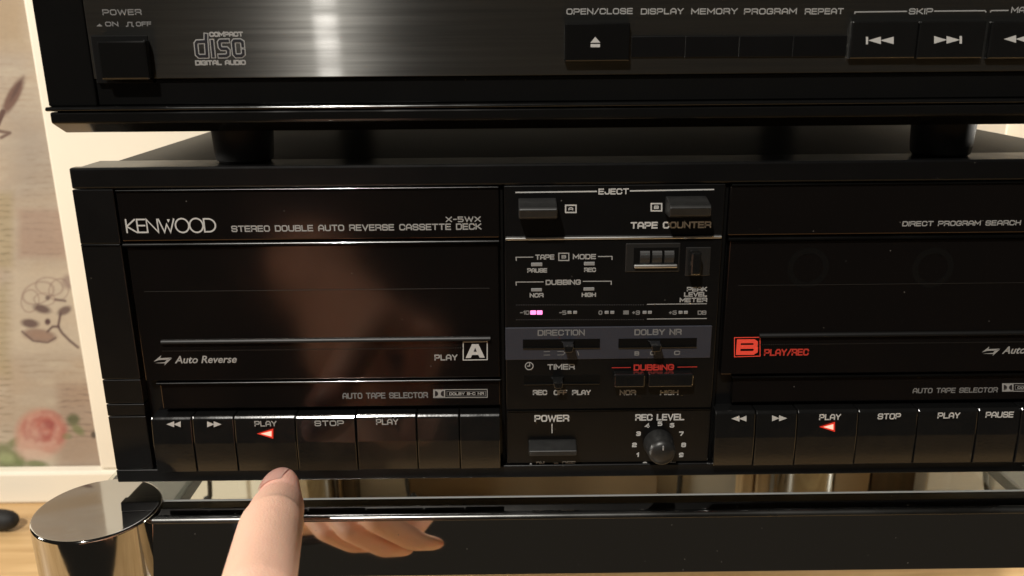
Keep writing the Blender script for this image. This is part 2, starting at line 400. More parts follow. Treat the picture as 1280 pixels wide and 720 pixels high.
# ------------------------------------------------------------------ setting: table, wall, boards
def struct(o): o['kind'] = 'structure'; return o
struct(box('table', None, -1.1, 1.1, -.48, WALL, TABLE-.03, TABLE, 'wood', .004, 3))

def paint_wall():
    # wallpaper as a fine sheet whose printed colours sit in a colour attribute
    rng = np.random.default_rng(3)
    xs = np.concatenate([np.arange(-.86, -.60, .004), np.arange(-.60, -.43, .0006)])
    zs = np.arange(-.24, .62, .0009)
    Xg, Zg = np.meshgrid(xs, zs); n = Xg.size
    d = np.stack([Xg-CAM.x, np.full_like(Xg, WALL-CAM.y), Zg-CAM.z], -1)
    de = d @ np.array(fw); px = 640+FPX*(d @ np.array(RT))/de; py = 360-FPX*(d @ np.array(UP))/de
    c = np.zeros(Xg.shape+(3,)); c[:] = srgb(206, 190, 174)
    def vn(sx, sy, seed, oct_=3):
        # value noise
        out = 0; amp = 1; tot = 0
        for o_ in range(oct_):
            r = np.random.default_rng(seed+o_).random((256, 256)); u = px*sx*2**o_; v = py*sy*2**o_
            i = np.floor(u).astype(int); j = np.floor(v).astype(int); fu = u-i; fv = v-j
            fu = fu*fu*(3-2*fu); fv = fv*fv*(3-2*fv)
            g = lambda a, b: r[a % 256, b % 256]
            out = out+amp*((g(i, j)*(1-fu)+g(i+1, j)*fu)*(1-fv)+(g(i, j+1)*(1-fu)+g(i+1, j+1)*fu)*fv); tot += amp; amp *= .5
        return out/tot
    def mix(col, a):
        nonlocal c
        a = np.clip(a, 0, 1)[..., None]; c = c*(1-a)+np.array(srgb(*col))*a
    def soft(v, w_): return np.clip(.5-v/w_, 0, 1)
    def ell(cx, cy, rx, ry, ang=0, w_=.35):
        a = math.radians(ang); u = (px-cx)*math.cos(a)+(py-cy)*math.sin(a); v = -(px-cx)*math.sin(a)+(py-cy)*math.cos(a)
        return soft(np.sqrt((u/rx)**2+(v/ry)**2)-1, w_)
    def rec(a, b, e, f, w_=8):
        return soft(np.maximum(np.abs(px-(a+e)/2)-(e-a)/2, np.abs(py-(b+f)/2)-(f-b)/2), w_)
    def line(pts, wd, w_=1.6):
        best = np.full(px.shape, 1e9)
        for (ax, ay), (bx, by) in zip(pts, pts[1:]):
            t = np.clip(((px-ax)*(bx-ax)+(py-ay)*(by-ay))/((bx-ax)**2+(by-ay)**2+1e-9), 0, 1)
            best = np.minimum(best, np.hypot(px-ax-t*(bx-ax), py-ay-t*(by-ay)))
        return soft(best-wd/2, w_)
    lean = px-(py*.17)        # print runs parallel to the wall's verticals
    mix((205, 180, 155), (vn(.02, .05, 1)-.35)*1.0)
    mix((224, 210, 192), (vn(.03, .09, 11)-.5)*1.6)
    # soft grain lines and script rows
    rows = np.clip(np.sin(py*.85+vn(.03, .03, 40)*5)*1.2, 0, 1)*np.clip((vn(.10, .6, 50, 2)-.38)*4, 0, 1)
    mix((198, 172, 140), rec(-300, -20, 36, 60, 30)*.75)
    mix((180, 168, 160), rec(18, 150, 200, 245, 30)*.50)
    mix((184, 152, 138), rec(24, 262, 84, 322, 10)*.62)
    mix((150, 128, 112), rows*rec(30, 185, 80, 325, 10)*.34)
    mix((186, 168, 120), rec(-300, 240, 16, 335, 10)*.45)
    mix((120, 104, 72), rows*rec(-300, 240, 16, 560, 10)*.42)
    mix((188, 174, 130), rec(-300, 355, 12, 470, 16)*.40)
    mix((178, 150, 134), rec(72, 478, 200, 585, 14)*.55)
    mix((122, 100, 90), rows*rec(74, 480, 200, 548, 10)*.50)
    mix((170, 140, 120), rows*rec(-300, 70, 40, 150, 30)*.30)
    mix((160, 140, 120), rows*rec(20, 442, 118, 470, 10)*.35)
    mix((232, 218, 200), rec(14, 335, 200, 440, 14)*.45)
    # brown bud on a stem
    mix((128, 92, 80), ell(17, 120, 25, 7.5, -62, .5)*.95); mix((96, 66, 60), ell(21, 112, 16, 2.4, -62, .9)*.7)
    mix((112, 80, 72), line([(4, 140), (-4, 158), (-16, 190)], 7)); mix((120, 90, 80), line([(-6, 163), (13, 166), (2, 172)], 4)*.9)
    # sketched flower
    sk = (104, 78, 78)
    for cx, cy, rx, ry, an in [(48, 366, 20, 13, -20), (62, 358, 17, 11, 10), (38, 376, 11, 14, 10), (74, 362, 12, 14, 25), (56, 374, 13, 8, 0)]:
        u = np.abs(np.hypot(((px-cx)*math.cos(math.radians(an))+(py-cy)*math.sin(math.radians(an)))/rx, (-(px-cx)*math.sin(math.radians(an))+(py-cy)*math.cos(math.radians(an)))/ry)-1)
        mix((158, 130, 122), soft(u-.05, .16)*.75)
    mix(sk, ell(53, 386, 11, 5, 15, .7)*.9); mix(sk, ell(38, 404, 11, 5.5, 8, .6)*.9); mix((158, 128, 116), ell(50, 419, 21, 8, 8, .4)*.85)
    mix(sk, line([(28, 414), (42, 426), (60, 428), (70, 422)], 2.2)*.9); mix((176, 146, 130), ell(50, 418, 13, 3.5, 8, .8)*.8)
    mix(sk, ell(81, 388, 9, 5, -25, .6)*.85); mix(sk, line([(76, 392), (73, 408), (78, 416), (88, 426), (98, 434)], 3.2)*.9)
    mix(sk, line([(60, 414), (66, 408), (74, 408)], 3)*.9); mix(sk, ell(60, 402, 3.6, 4, 0, .6)); mix(sk, ell(60, 372, 3, 3, 0, .7)*.8); mix(sk, line([(70, 374), (82, 376)], 3)*.8)
    mix((150, 124, 120), ell(86, 352, 8, 9, 0, .6)*.6)
    # rose with leaves
    g1 = (124, 138, 86); g2 = (92, 104, 66)
    for cx, cy, rx, ry, an in [(6, 566, 15, 11, 30), (22, 552, 12, 6, -20), (14, 580, 18, 7, 5), (46, 580, 14, 5, 8), (24, 572, 10, 7, 60)]: mix(g1, ell(cx, cy, rx, ry, an, .7)*.75)
    mix((190, 200, 150), ell(8, 572, 10, 6, 10, .9)*.6)
    mix((218, 158, 142), ell(52, 541, 31, 29, 0, .35)*.95)
    mix((232, 190, 174), ell(36, 556, 16, 16, 20, .7)*.8); mix((206, 122, 112), ell(60, 533, 18, 15, 15, .8)*.85)
    for k in range(26):
        a = rng.uniform(0, 6.28); rr_ = 4+k*.95; wd = rng.uniform(2, 6); mix(((188, 98, 96) if rng.random() < .5 else (234, 192, 178)), line([(57+rr_*math.cos(a+q*.22)+rng.uniform(-1, 1), 537+rr_*.9*math.sin(a+q*.22)+rng.uniform(-1, 1)) for q in range(5)], wd, 5)*.42)
    mix((172, 82, 82), ell(62, 530, 8, 6, 20, .9)*.7)
    mix((236, 208, 190), ell(46, 568, 20, 6, 8, .7)*.7)
    mix(g2, ell(92, 524, 8, 7, 0, .7)*.8); mix(g1, ell(98, 537, 9, 5, 40, .8)*.7); mix((80, 70, 62), ell(118, 543, 4, 4.5, 0, .6)*.85); mix(g1, ell(84, 545, 6, 4, 0, .8)*.5)
    c *= (.60+.07*(vn(.25, .5, 90)-.5))[..., None]*np.array((.98, .98, .93))
    nx, nz = len(xs), len(zs)
    co = np.stack([Xg, np.full_like(Xg, WALL-.0006), Zg], -1).reshape(-1, 3)
    ii = (np.arange(nz-1)[:, None]*nx+np.arange(nx-1)[None, :]).ravel()
    F = np.stack([ii, ii+1, ii+1+nx, ii+nx], -1)
    me = bpy.data.meshes.new('wallpaper'); me.vertices.add(n); me.vertices.foreach_set('co', co.ravel())
    me.loops.add(F.size); me.loops.foreach_set('vertex_index', F.ravel().astype(np.int32))
    me.polygons.add(len(F)); me.polygons.foreach_set('loop_start', np.arange(0, F.size, 4, dtype=np.int32))
    me.update(); at = me.color_attributes.new('print', 'FLOAT_COLOR', 'POINT')
    at.data.foreach_set('color', np.concatenate([c.reshape(-1, 3), np.ones((n, 1))], 1).astype(np.float32).ravel())
    m = bpy.data.materials.new('printed_wallpaper'); m.use_nodes = True; nt = m.node_tree
    a = nt.nodes.new('ShaderNodeVertexColor'); a.layer_name = 'print'; b = nt.nodes['Principled BSDF']; b.inputs['Roughness'].default_value = .7
    nt.links.new(a.outputs[0], b.inputs['Base Color'])
    return link('wallpaper', me, m)
wall = struct(box('wall', None, -1.1, 1.1, WALL, WALL+.05, TABLE, .75, 'cream', 0))
wp = paint_wall(); wp.parent = wall
bx0 = X(31, 0, WALL-.012)
struct(box('wall_board', None, -.447, .40, WALL-.012, WALL-.0008, TABLE+.0352, .75, 'cream', .002))
struct(box('baseboard', None, -1.1, 1.1, WALL-.016, WALL-.0008, TABLE, TABLE+.0345, 'cream', .003))

# ------------------------------------------------------------------ rack: polished columns, beam, rails, glass shelf
rk = thing('audio_rack', (0, 0, TABLE), 'polished chrome rack with round flat topped column, front beam and glass shelf', 'rack')
COLR = .0262
for (x, y) in [(-.2238, -.0135), (.2238, -.0135), (-.2262, .345), (.2262, .345)]:
    r = COLR; t = -.005
    prof = [(0, TABLE+.0005-TABLE), (r+.004, .0005), (r+.004, .006), (r, .008)] + [(r, h) for h in (.05, .15, t-TABLE-.0012)] + [(r-.0012+.0012*math.cos(a), t-TABLE-.0012+.0012*math.sin(a)) for a in (.4, .8, 1.2)] + [(r-.0013, t-TABLE), (0, t-TABLE)]
    lathe('column', rk, prof, (x, y, TABLE), (0, 0, 1), 'chrome', 96)
# beam: bright rounded upper edge, front face leaning back slightly
b0 = P(640, 646, -.019); yb0 = -.019; zt = b0.z
lean = math.tan(math.radians(8)); hb = .033
for _ in range(20): hb = zt-Z(640, 717, yb0-hb*lean)
prof = [(yb0+.0142, zt+.0010), (yb0+.0020, zt+.0010)]
for a in (20, 40, 60, 80): prof.append((yb0+.0020-.0022*math.sin(math.radians(a)), zt-.0012+.0022*math.cos(math.radians(a))))
prof += [(yb0-.0004-hb*lean, zt-hb), (yb0+.0010-hb*lean, zt-hb-.0012), (yb0+.0142, zt-hb-.0012)]
bo = prism_x('beam', rk, prof, -.2010, .2010, 'chrome_beam')
for p in bo.data.polygons: p.use_smooth = True
bo.data.set_sharp_from_angle(angle=math.radians(30))
box('beam', rk, -.2010, .2010, .338, .352, -.042, -.0185, 'chrome_beam', .001)
for s in (-1, 1):
    xa, xb = sorted((s*.2006, s*.2420))
    box('side_rail', rk, xa, xb, .0128, .3185, -.026, -.0190, 'rail', .0008)
sh = box('glass_shelf', rk, -.2380, .2380, .0052, .337, -.0188, -.0128, 'glass', .0006)
xb_ = .2008
box('beam_lip', rk, -xb_, xb_, yb0+.0143, yb0+.0158, zt-.006, zt+.0012, 'lip', .0004)
soft_prism('beam_edge', rk, [(yb0+.0022, zt+.0013)]+rnd(yb0-.0008, zt+.0013, .0021)+[(yb0-.0008, zt-.0009), (yb0+.0022, zt-.0009)], -xb_, xb_, 'edge')
adopt(rk)

# ------------------------------------------------------------------ cassette deck
dk = thing('cassette_deck', (0, .15, -.0128), 'black double cassette deck resting on glass shelf, front keys in two rows', 'cassette deck')
case = box('casing', dk, -.2126, .2126, .0259, .300, .004, H-.0008, 'case', .0012, 3)
fr = box('front_frame', dk, -.2195, .2195, .0050, .0257, .0006, H-.0006, 'frame', .0008)
for x in (-.17, .17):
    for y in (.05, .27):
        lathe('foot', dk, [(0, 0), (.012, 0), (.013, .002), (.014, .0168), (0, .0168)], (x, y, -.0128), (0, 0, 1), 'rubber', 32)
xcap = X(141, 237)
zA = Z(400, 237.5); zL = Z(400, 303.5); zW = Z(400, 476.5); zS = Z(400, 511.5); zK = Z(400, 519.5, -.003); zKb = Z(400, 586, -.002)
# frame rails and end caps
box('top_rail', dk, -.22, .22, 0, .0050, zA+.0012, H, 'frame', .0009, 3)
box('bottom_rail', dk, -.22, .22, -.0004, .0050, 0, zKb-.0004, 'frame', .0006, 3)
xa1 = X(624.5, 300); xc0 = X(630.5, 300); xc1 = -xc0; xb0 = -xa1
for s in (-1, 1):
    for zt_, zb_ in ((zA+.0010, zL+.0004), (zL-.0002, Z(150, 474)), (Z(150, 475), Z(150, 504.5)), (Z(150, 505.5), Z(150, 520)), (Z(150, 521), zKb-.0002)):
        xa, xb = sorted((s*.22, s*(-xcap)))
        e = box('end_cap', dk, xa, xb, 0, .0050, zb_, zt_, 'frame', .00045, 3)
    xa, xb = sorted((s*.2197, s*(-xcap+.0004)))
    strip('trim_strip', dk, xa, xb, -.0003, zL-.0004, zL+.0004, 'trim')

krng = random.Random(5)
def bay(x0, x1, k0, keyw, rim0=.0105):
    """one cassette bay between x0 and x1"""
    np_ = box('nameplate', dk, x0, x1, .0004, .0050, zL+.0011, zA, 'door', .0007, 3)
    strip('trim_strip', dk, x0+.0003, x1-.0003, -.0006, zL-.0007, zL+.0007, 'trim', .9)
    strip('trim_strip', dk, x0+.0003, x1-.0003, -.0002, zA+.0001, zA+.0009, 'trim', .9)
    zr = Z(400, 425)
    dr = box('cassette_door', dk, x0+.0012, x1-.0006, .0008, .0050, zW+.0006, zL-.0011, 'door', .0005)
    xr0, xr1 = x0+rim0, x1-.0045
    rim = strip('window_rim', dr, xr0, xr1, -.0006, zr-.0009, zr+.0008, 'rim', .9)
    rim2 = box('window_rim', dr, x0+.006, xr1, .00055, .0009, Z(400, 363)-.0001, Z(400, 363)+.0001, 'smoke_grey', .00005)
    # row of moulded dots under the window
    bm = bmesh.new(); zz = Z(400, 437.5); nx = 130
    for i in range(nx):
        x = xr0+(xr1-xr0-.012)*i/(nx-1); q = .00022
        bmesh.ops.create_cube(bm, size=q*2, matrix=Matrix.Translation((x, .0008, zz)))
    dm = from_bm('dotted_rib', bm, 'smoke_grey', dr); dm['kind'] = 'stuff'
    strip('trim_strip', dk, x0+.006, x1-.0004, -.0002, zW-.0009, zW+.0001, 'trim', .8)
    sp = box('selector_strip', dk, x0+.007, x1-.0006, .0012, .0050, zS+.0004, zW-.0013, 'door', .0004)
    keys = []
    x = k0
    for wd in keyw:
        a, b = x+.00022, x+wd-.00022; x += wd; jy = krng.uniform(-.0003, .0003); jz = krng.uniform(-.00012, .00012)
        zm = zK-(zK-zKb)*.45
        keys.append(prism_x('key', dk, [(.0050, zK+jz), (-.0026+jy, zK+jz), (-.0036+jy, zK-.0012+jz), (-.0046+jy, zm), (-.0045+jy, zKb+.0004), (.0050, zKb+.0004)], a, b, 'key', .00036))
    return np_, dr, sp, keys
kx = [X(p, 521, -.003) for p in (188, 239.5, 292, 369, 444.5, 520.5, 574, 625.5)]
kw = [b-a for a, b in zip(kx, kx[1:])]
plA, doorA, selA, keysA = bay(xcap+.0006, xa1, kx[0], kw)
kb0 = X(893.5, 521, -.003)
plB, doorB, selB, keysB = bay(xb0, -xcap-.0006, kb0, kw, .0165)
# thin gutter walls between the bays and the centre
for s in (-1, 1): box('divider', dk, *sorted((s*(-xa1-.0002), s*(-xc0+.0004))), .0022, .0050, zKb, zA, 'dark', .0002)

yN = .0004; yD = .0008; yS = .0012; yK = -.0040
text('KENWOOD', plA, 157, 270, 273, 291, yN, 'ink_white', .105, K_, gap=.10)
shape('printed_star', plA, [[(208.5, 274), (212.5, 274), (210.5, 278.5)]], yN, 'ink_white')
text('STEREO DOUBLE AUTO REVERSE CASSETTE DECK', plA, 289, 602, 280.5, 288.5, yN, 'ink', .19)
text('X-5WX', plA, 557, 601, 270.5, 277.5, yN, 'ink', .19)
def arrows(parent, l, t, r, b, y, m):
    w_ = r-l; h = b-t
    shape('double_arrow_mark', parent, [[(l, t+.62*h), (l+.42*w_, t), (l+.36*w_, t+.28*h), (r, t+.22*h), (l+.74*w_, t+.42*h), (l+.30*w_, t+.46*h)],
          [(l+.05*w_, t+.75*h), (l+.62*w_, t+.66*h), (l+.70*w_, t+.46*h), (r, t+.28*h), (l+.58*w_, t+h), (l+.64*w_, t+.78*h)]], y, m)
arrows(doorA, 192, 444, 215, 457, yD, 'ink')
script('Auto Reverse', doorA, 218, 296, 444.5, 453.5, yD, 'ink')
text('PLAY', doorA, 543, 572, 443, 450.5, yD, 'ink', .2)
def boxed(parent, ch, l, t, r, b, y, m, fill=False, lw=1.5, inset=.2, sw=.22):
    pline(parent, [(l, t), (r, t), (r, b), (l, b), (l, t)], lw, y, m, 'printed_box')
    iw, ih = (r-l)*inset, (b-t)*inset
    text(ch, parent, l+iw, r-iw, t+ih, b-ih, y, m, sw)
pline(doorA, [(579, 427.5), (609, 427), (609, 449.5), (579, 450), (579, 427.5)], 1.3, yD, 'ink_white', 'printed_box')
shape('letter_mark', doorA, [[(582, 447.5), (590, 430), (598, 430), (606, 447), (599.5, 447), (598, 443.5), (590, 443.7), (588.5, 447.3)]], yD, 'ink_white')
shape('letter_mark', doorA, [[(592, 439.5), (594, 434.5), (596, 439.5)]], yD-.0001, 'black_ink')
def dolby(parent, l, t, r, b, y):
    pline(parent, [(l, t), (r, t-.4), (r, b-.4), (l, b), (l, t)], 1.0, y, 'ink', 'printed_box')
    m_ = l+(b-t)*1.45
    shape('double_d_mark', parent, [rect(l, t, m_, b)], y, 'ink')
    for s, cx in ((1, l+1.6), (-1, m_-1.6)):
        pts = [(cx, t+1.5)]+[(cx+s*4.2*math.cos(math.radians(a)), (t+b)/2+(b-t-3)/2*math.sin(math.radians(a))) for a in (-80, -50, -20, 20, 50, 80)]+[(cx, b-1.5)]
        shape('double_d_mark', parent, [pts], y-.00008, 'black_ink')
    pline(parent, [(m_+2.2, t+2.1), (r-2, t+1.8), (r-2, b-2.2), (m_+2.2, b-2), (m_+2.2, t+2.1)], .7, y, 'ink_dim', 'printed_box')
    text('DOLBY B-C NR', parent, m_+5, r-4, t+3.2, b-3.2, y, 'ink', .24)
text('AUTO TAPE SELECTOR', selA, 428, 535, 490.5, 498, yS, 'ink_dim', .19)
dolby(selA, 542, 487, 609, 497, yS)
# key legends
def rew(parent, l, t, r, b, y, m='ink_white'):
    c = (l+r)/2; shape('rewind_mark', parent, [tri_l(l, t, c+.8, b), tri_l(c, t, r, b)], y, m)
def ffw(parent, l, t, r, b, y, m='ink_white'):
    c = (l+r)/2; shape('forward_mark', parent, [tri_r(l, t, c, b), tri_r(c-.8, t, r, b)], y, m)
yk = -.0048
rew(keysA[0], 208, 526.5, 226, 534, yk); ffw(keysA[1], 259, 526.5, 277, 534, yk)
text('PLAY', keysA[2], 318, 346, 526, 533, yk, 'ink', .19); text('STOP', keysA[3], 393, 430, 525.5, 532.5, yk, 'ink', .19); text('PLAY', keysA[4], 470, 498, 523.5, 531, yk, 'ink', .19)
shape('lit_arrow', keysA[2], [tri_l(326, 538.5, 339.5, 545.5)], yk, 'led_red', .00016); shape('arrow_glow', keysA[2], [tri_l(321.0, 535.7, 341.6, 548.3)], yk, 'led_glow')  # the larger red triangle stands in for the arrow's glow
rew(keysB[0], 914, 519.5, 933, 527, yk); ffw(keysB[1], 965, 519, 984, 526.5, yk)
text('PLAY', keysB[2], 1024, 1051, 517.5, 525, yk, 'ink_white', .19); text('STOP', keysB[3], 1097, 1126, 516.5, 524, yk, 'ink_white', .19)
text('PLAY', keysB[4], 1172, 1200, 515.5, 523, yk, 'ink_white', .19); text('PAUSE', keysB[5], 1232, 1267, 514.5, 522, yk, 'ink_white', .19)
shape('lit_arrow', keysB[2], [tri_l(1029, 530, 1041.5, 537)], yk, 'led_red', .00016); shape('arrow_glow', keysB[2], [tri_l(1024.0, 527.2, 1043.6, 539.8)], yk, 'led_glow')
text('DIRECT PROGRAM SEARCH SYSTEM', plB, 1128, 1327, 275.5, 282, yN, 'ink', .2)
pline(doorB, [(918, 422), (950, 421.5), (950, 445), (918, 446), (918, 422)], 1.0, yD, 'ink_redb', 'printed_box')
text('B', doorB, 920.5, 947.5, 424, 443.5, yD, 'ink_redb', .25)
text('PLAY/REC', doorB, 955, 1011, 436, 444.5, yD, 'ink_red', .2)
arrows(doorB, 1227, 433, 1250, 445, yD, 'ink'); script('Auto Reverse', doorB, 1253, 1331, 432.5, 441.5, yD, 'ink')
text('AUTO TAPE SELECTOR', selB, 1141, 1247, 484.5, 491, yS, 'ink_dim', .19); dolby(selB, 1253, 479.5, 1320, 489, yS)

for hx in (1010, 1166):
    hc = P(hx, 335, yD)
    rings_ = [(.0062, 0), (.0062, .0002), (.0088, .0002), (.0088, 0)]
    lathe('spool_ring', doorB, rings_, (hc.x, yD+.00003, hc.z), (0, -1, 0), 'spool', 48)
# centre control panel
yC = .0006
zM = Z(765, 297.5); zP = Z(765, 513)
cpU = box('eject_panel', dk, xc0, xc1, yC, .0050, zM+.0006, zA+.0009, 'frame', .0004)
cpM = box('control_panel', dk, xc0, xc1, yC, .0050, zP+.0004, zM-.0007, 'frame', .0004)
cpL = box('power_panel', dk, xc0, xc1, yC, .0050, zKb, zP-.0004, 'frame', .0004)
box('trim_strip', dk, xc0+.0004, xc1-.0004, -.0002, .0048, zM-.0006, zM+.0005, 'trim_bright', .0003)
box('trim_strip', dk, xc0+.0004, xc1-.0004, .0000, .0048, zP-.0003, zP+.0003, 'trim', .00015)
pline(cpU, [(645, 240.5), (745.5, 239.2)], 1.6, yC, 'ink_white'); pline(cpU, [(788, 238.6), (892, 236.8)], 1.6, yC, 'ink_white')
text('EJECT', cpU, 748, 786, 235.5, 243, yC, 'ink_white', .2)
def lever(l, r, t, b, proud=.0105):
    """eject lever: flat tongue with sloped root"""
    yf = yC-proud
    my = (t+b)/2; x0, x1 = X(l, my, yf), X(r, my, yf); z1 = Z((l+r)/2, b, yf)
    return prism_x('eject_lever', dk, [(.0048, z1+.0030), (yC-.0012, z1+.0028), (yf+.0010, z1+.0010), (yf, z1), (yf+.0006, z1-.0034), (yf+.0022, z1-.0042), (.0048, z1-.0042)], x0, x1, 'lever', .0004)
lever(648.5, 697, 255, 262.5); lever(838, 890, 251.5, 260)
boxed(cpU, 'A', 707, 256.5, 720, 265.5, yC, 'ink_white', lw=1.7, inset=.27, sw=.25)
boxed(cpU, 'B', 814, 254.5, 827, 263.5, yC, 'ink_white', lw=1.7, inset=.27, sw=.25)
text('TAPE COUNTER', cpU, 788, 889, 277, 285.5, yC, 'ink_white', .22)
# tape mode and dubbing legends
for y0, l1, l2, r1, r2 in ((321.5, 645, 666, 748, 765), (352.5, 645, 679, 729, 764)):
    pline(cpM, [(l1+.4, y0+4), (l1, y0), (l2, y0-.2)], 1.2, yC); pline(cpM, [(r1, y0-.9), (r2, y0-1.1), (r2, y0+3)], 1.2, yC)
text('TAPE', cpM, 669, 693, 318, 324.5, yC, 'ink', .22); text('MODE', cpM, 716, 745, 317.5, 324, yC, 'ink', .22)
boxed(cpM, 'B', 698.5, 316.5, 711, 325.5, yC, 'ink', lw=1.4, inset=.27, sw=.25)
text('DUBBING', cpM, 682, 726, 349.5, 356, yC, 'ink', .22)
for l, t, r, b in ((664, 328.5, 678, 333), (730, 327.5, 743.5, 332), (664, 360.5, 677.5, 364.5), (729.5, 359.5, 743, 363.5)): pbox('indicator', cpM, l, t, r, b, yC-.0003, yC+.0006, 'lens', .0002)
for s, l, r, t in (('PAUSE', 659, 684, 335.2), ('REC', 730, 745, 334.4), ('NOR', 662, 679.5, 366.2), ('HIGH', 727, 745, 365.6)): text(s, cpM, l, r, t, t+5.6, yC, 'ink', .24)
# tape counter with number drums and reset post
cw = pbox('counter_window', cpM, 782, 304, 850, 340, yC-.0004, yC+.001, 'smoke_grey', .0003)
pbox('counter_recess', cw, 792, 309.5, 848, 336, yC-.00055, yC+.001, 'dark', .0001)
for i in range(3):
    xl = X(800+i*15.2, 320); xr = X(812+i*15.2, 320); zc = Z(822, 321.5)
    bm = bmesh.new(); bmesh.ops.create_cone(bm, cap_ends=True, segments=24, radius1=.0042, radius2=.0042, depth=xr-xl, matrix=Matrix.Translation(((xl+xr)/2, yC+.0026, zc)) @ Matrix.Rotation(math.pi/2, 4, 'Y'))
    d_ = from_bm('number_drum', bm, 'drum', cw)
pbox('counter_sill', cw, 793, 331, 847, 335.5, yC-.0016, yC+.001, 'trim_bright', .0004)
rp = pbox('reset_recess', cpM, 857, 309, 888, 345, yC-.0003, yC+.001, 'smoke_grey', .0003)
pbox('reset_button', rp, 863.5, 315.5, 877, 345, yC-.0060, yC+.001, 'key', .0009)
for s, l, t in (('PEAK', 858.5, 358.5), ('LEVEL', 855, 365), ('METER', 849.5, 372)): text(s, cpM, l, 884, t, t+5.8, yC, 'ink', .24)
# level meter
for y0 in (381.2, 399.6):
    bm = bmesh.new()
    for i in range(54):
        p = P(646+i*2.98, y0-.012*i*.3, yC); bmesh.ops.create_cube(bm, size=.00034, matrix=Matrix.Translation((p.x, yC, p.z)))
    dm = from_bm('dotted_line', bm, 'ink_faint', cpM); dm['kind'] = 'stuff'
    pline(cpM, [(809, y0-.9), (883, y0-1.6)], 1.1, yC, 'ink')
for s, l, r in (('-10', 650, 662), ('-5', 699, 708), ('0', 748, 753), ('+3', 790, 800), ('+6', 836, 846), ('DB', 872, 883)): text(s, cpM, l, r, 388, 393.4, yC, 'ink_dim', .24)
shape('double_d_mark', cpM, [rect(779, 388, 786, 393)], yC, 'ink_dim')
for l in (709.5, 716.5, 756, 763, 803.5, 810, 848.5, 855): pbox('indicator', cpM, l, 388.8, l+5, 392.6, yC-.0003, yC+.0006, 'lens', .0002)
for l in (663, 671): pbox('lit_indicator', cpM, l, 388.4, l+7, 393.4, yC-.0003, yC+.0006, 'led', .0002)
# slide switches
bp_ = pbox('switch_panel', cpM, 631.8, 408.5, 889, 449, yC-.0005, yC+.001, 'band', .0003)
yB = yC-.0005
text('DIRECTION', cpM, 672, 731, 412, 419.5, yB, 'ink_dim', .2); text('DOLBY NR', cpM, 793, 852, 411.2, 418.8, yB, 'ink_dim', .2)
def slider(l, t, r, b, kc, y, wide=11, proud=.0062):
    """slot with a lip and a flared knob"""
    s = pbox('switch_slot', dk, l, t, r, b, y-.00012, y+.001, 'dark', .00005)  # uncut slot: a near-black plate stands in for its shade
    pbox('slot_lip', s, l, b-.6, r, b+1.2, y-.0006, y+.001, 'trim', .0002)
    yf = y-proud; my = (t+b)/2
    xc = X(kc, my, yf); zt_ = Z(kc, t+1.5, y); zb_ = Z(kc, b+7, yf); ww = wide/3.05e3
    bm = bmesh.new()
    sec = [(y+.0004, zt_, zb_+.002, ww*.95), (y-proud*.35, zt_-.0002, zb_+.0012, ww*.62), (yf, zt_-.0006, zb_+.0004, ww*.62)]
    rings = []
    for yy, a, c_, hw in sec: rings.append([bm.verts.new(v) for v in ((xc-hw, yy, a), (xc+hw, yy, a), (xc+hw*.72, yy, c_), (xc-hw*.72, yy, c_))])
    for a, c_ in zip(rings, rings[1:]):
        for k in range(4): bm.faces.new((a[k], a[(k+1) % 4], c_[(k+1) % 4], c_[k]))
    bm.faces.new(rings[0]); bm.faces.new(rings[-1][::-1]); bmesh.ops.recalc_face_normals(bm, faces=bm.faces[:])
    bmesh.ops.bevel(bm, geom=bm.edges[:], offset=.0003, segments=2, profile=.5, affect='EDGES', clamp_overlap=True)
    from_bm('switch_knob', bm, 'key', s)
slider(653.5, 424, 750, 435, 711, yB); slider(773, 423, 871, 434, 821, yB)
strokes('printed_mark', cpM, [[(X(a, 441, yB), Z(a, b, yB)) for a, b in pl] for pl in ([(680, 439.5), (687, 439.3)], [(680, 443.8), (687, 443.6)], [(697, 439.2), (704, 439), (706, 441), (704, 443.4), (697, 443.6)], [(722, 439), (723.5, 444)])], .00032, yB, 'ink_dim')
text('B', cpM, 793, 799, 439, 444.5, yB, 'ink_dim', .26); text('O', cpM, 812.5, 819, 438.6, 444, yB, 'ink_dim', .24); text('C', cpM, 842.5, 850, 438.2, 443.8, yB, 'ink_dim', .24)
cc = P(661.5, 457.5, yC)
strokes('clock_mark', cpM, [[(cc.x+.0017*a, cc.z+.0017*b) for a, b in arc(0, 0, 1, 1, 0, 360, 20)], [(cc.x+.0002, cc.z+.0012), (cc.x+.0002, cc.z), (cc.x-.0008, cc.z)]], .0004, yC, 'ink')
text('TIMER', cpM, 684, 718.5, 455, 462, yC, 'ink', .2); text('DUBBING', cpM, 792, 842.5, 455.2, 463, yC, 'ink_red', .22)
pline(cpM, [(765, 459.6), (788, 459.3)], 1.1, yC, 'ink_red'); pline(cpM, [(847, 458.8), (871, 458.5)], 1.1, yC, 'ink_red')
slider(655, 469, 750, 480, 698, yC)
for s, l, r in (('REC', 666, 684), ('OFF', 692, 709), ('PLAY', 715, 738.5), ('NOR', 774.5, 795), ('HIGH', 825, 848)): text(s, cpM, l, r, 487.3, 493.8, yC, 'ink', .24)
pbox('push_button', dk, 768, 468.5, 806.5, 484.5, yC-.0042, yC+.004, 'key', .0006); pbox('push_button', dk, 810.5, 468, 867, 484, yC-.0042, yC+.004, 'key', .0006)
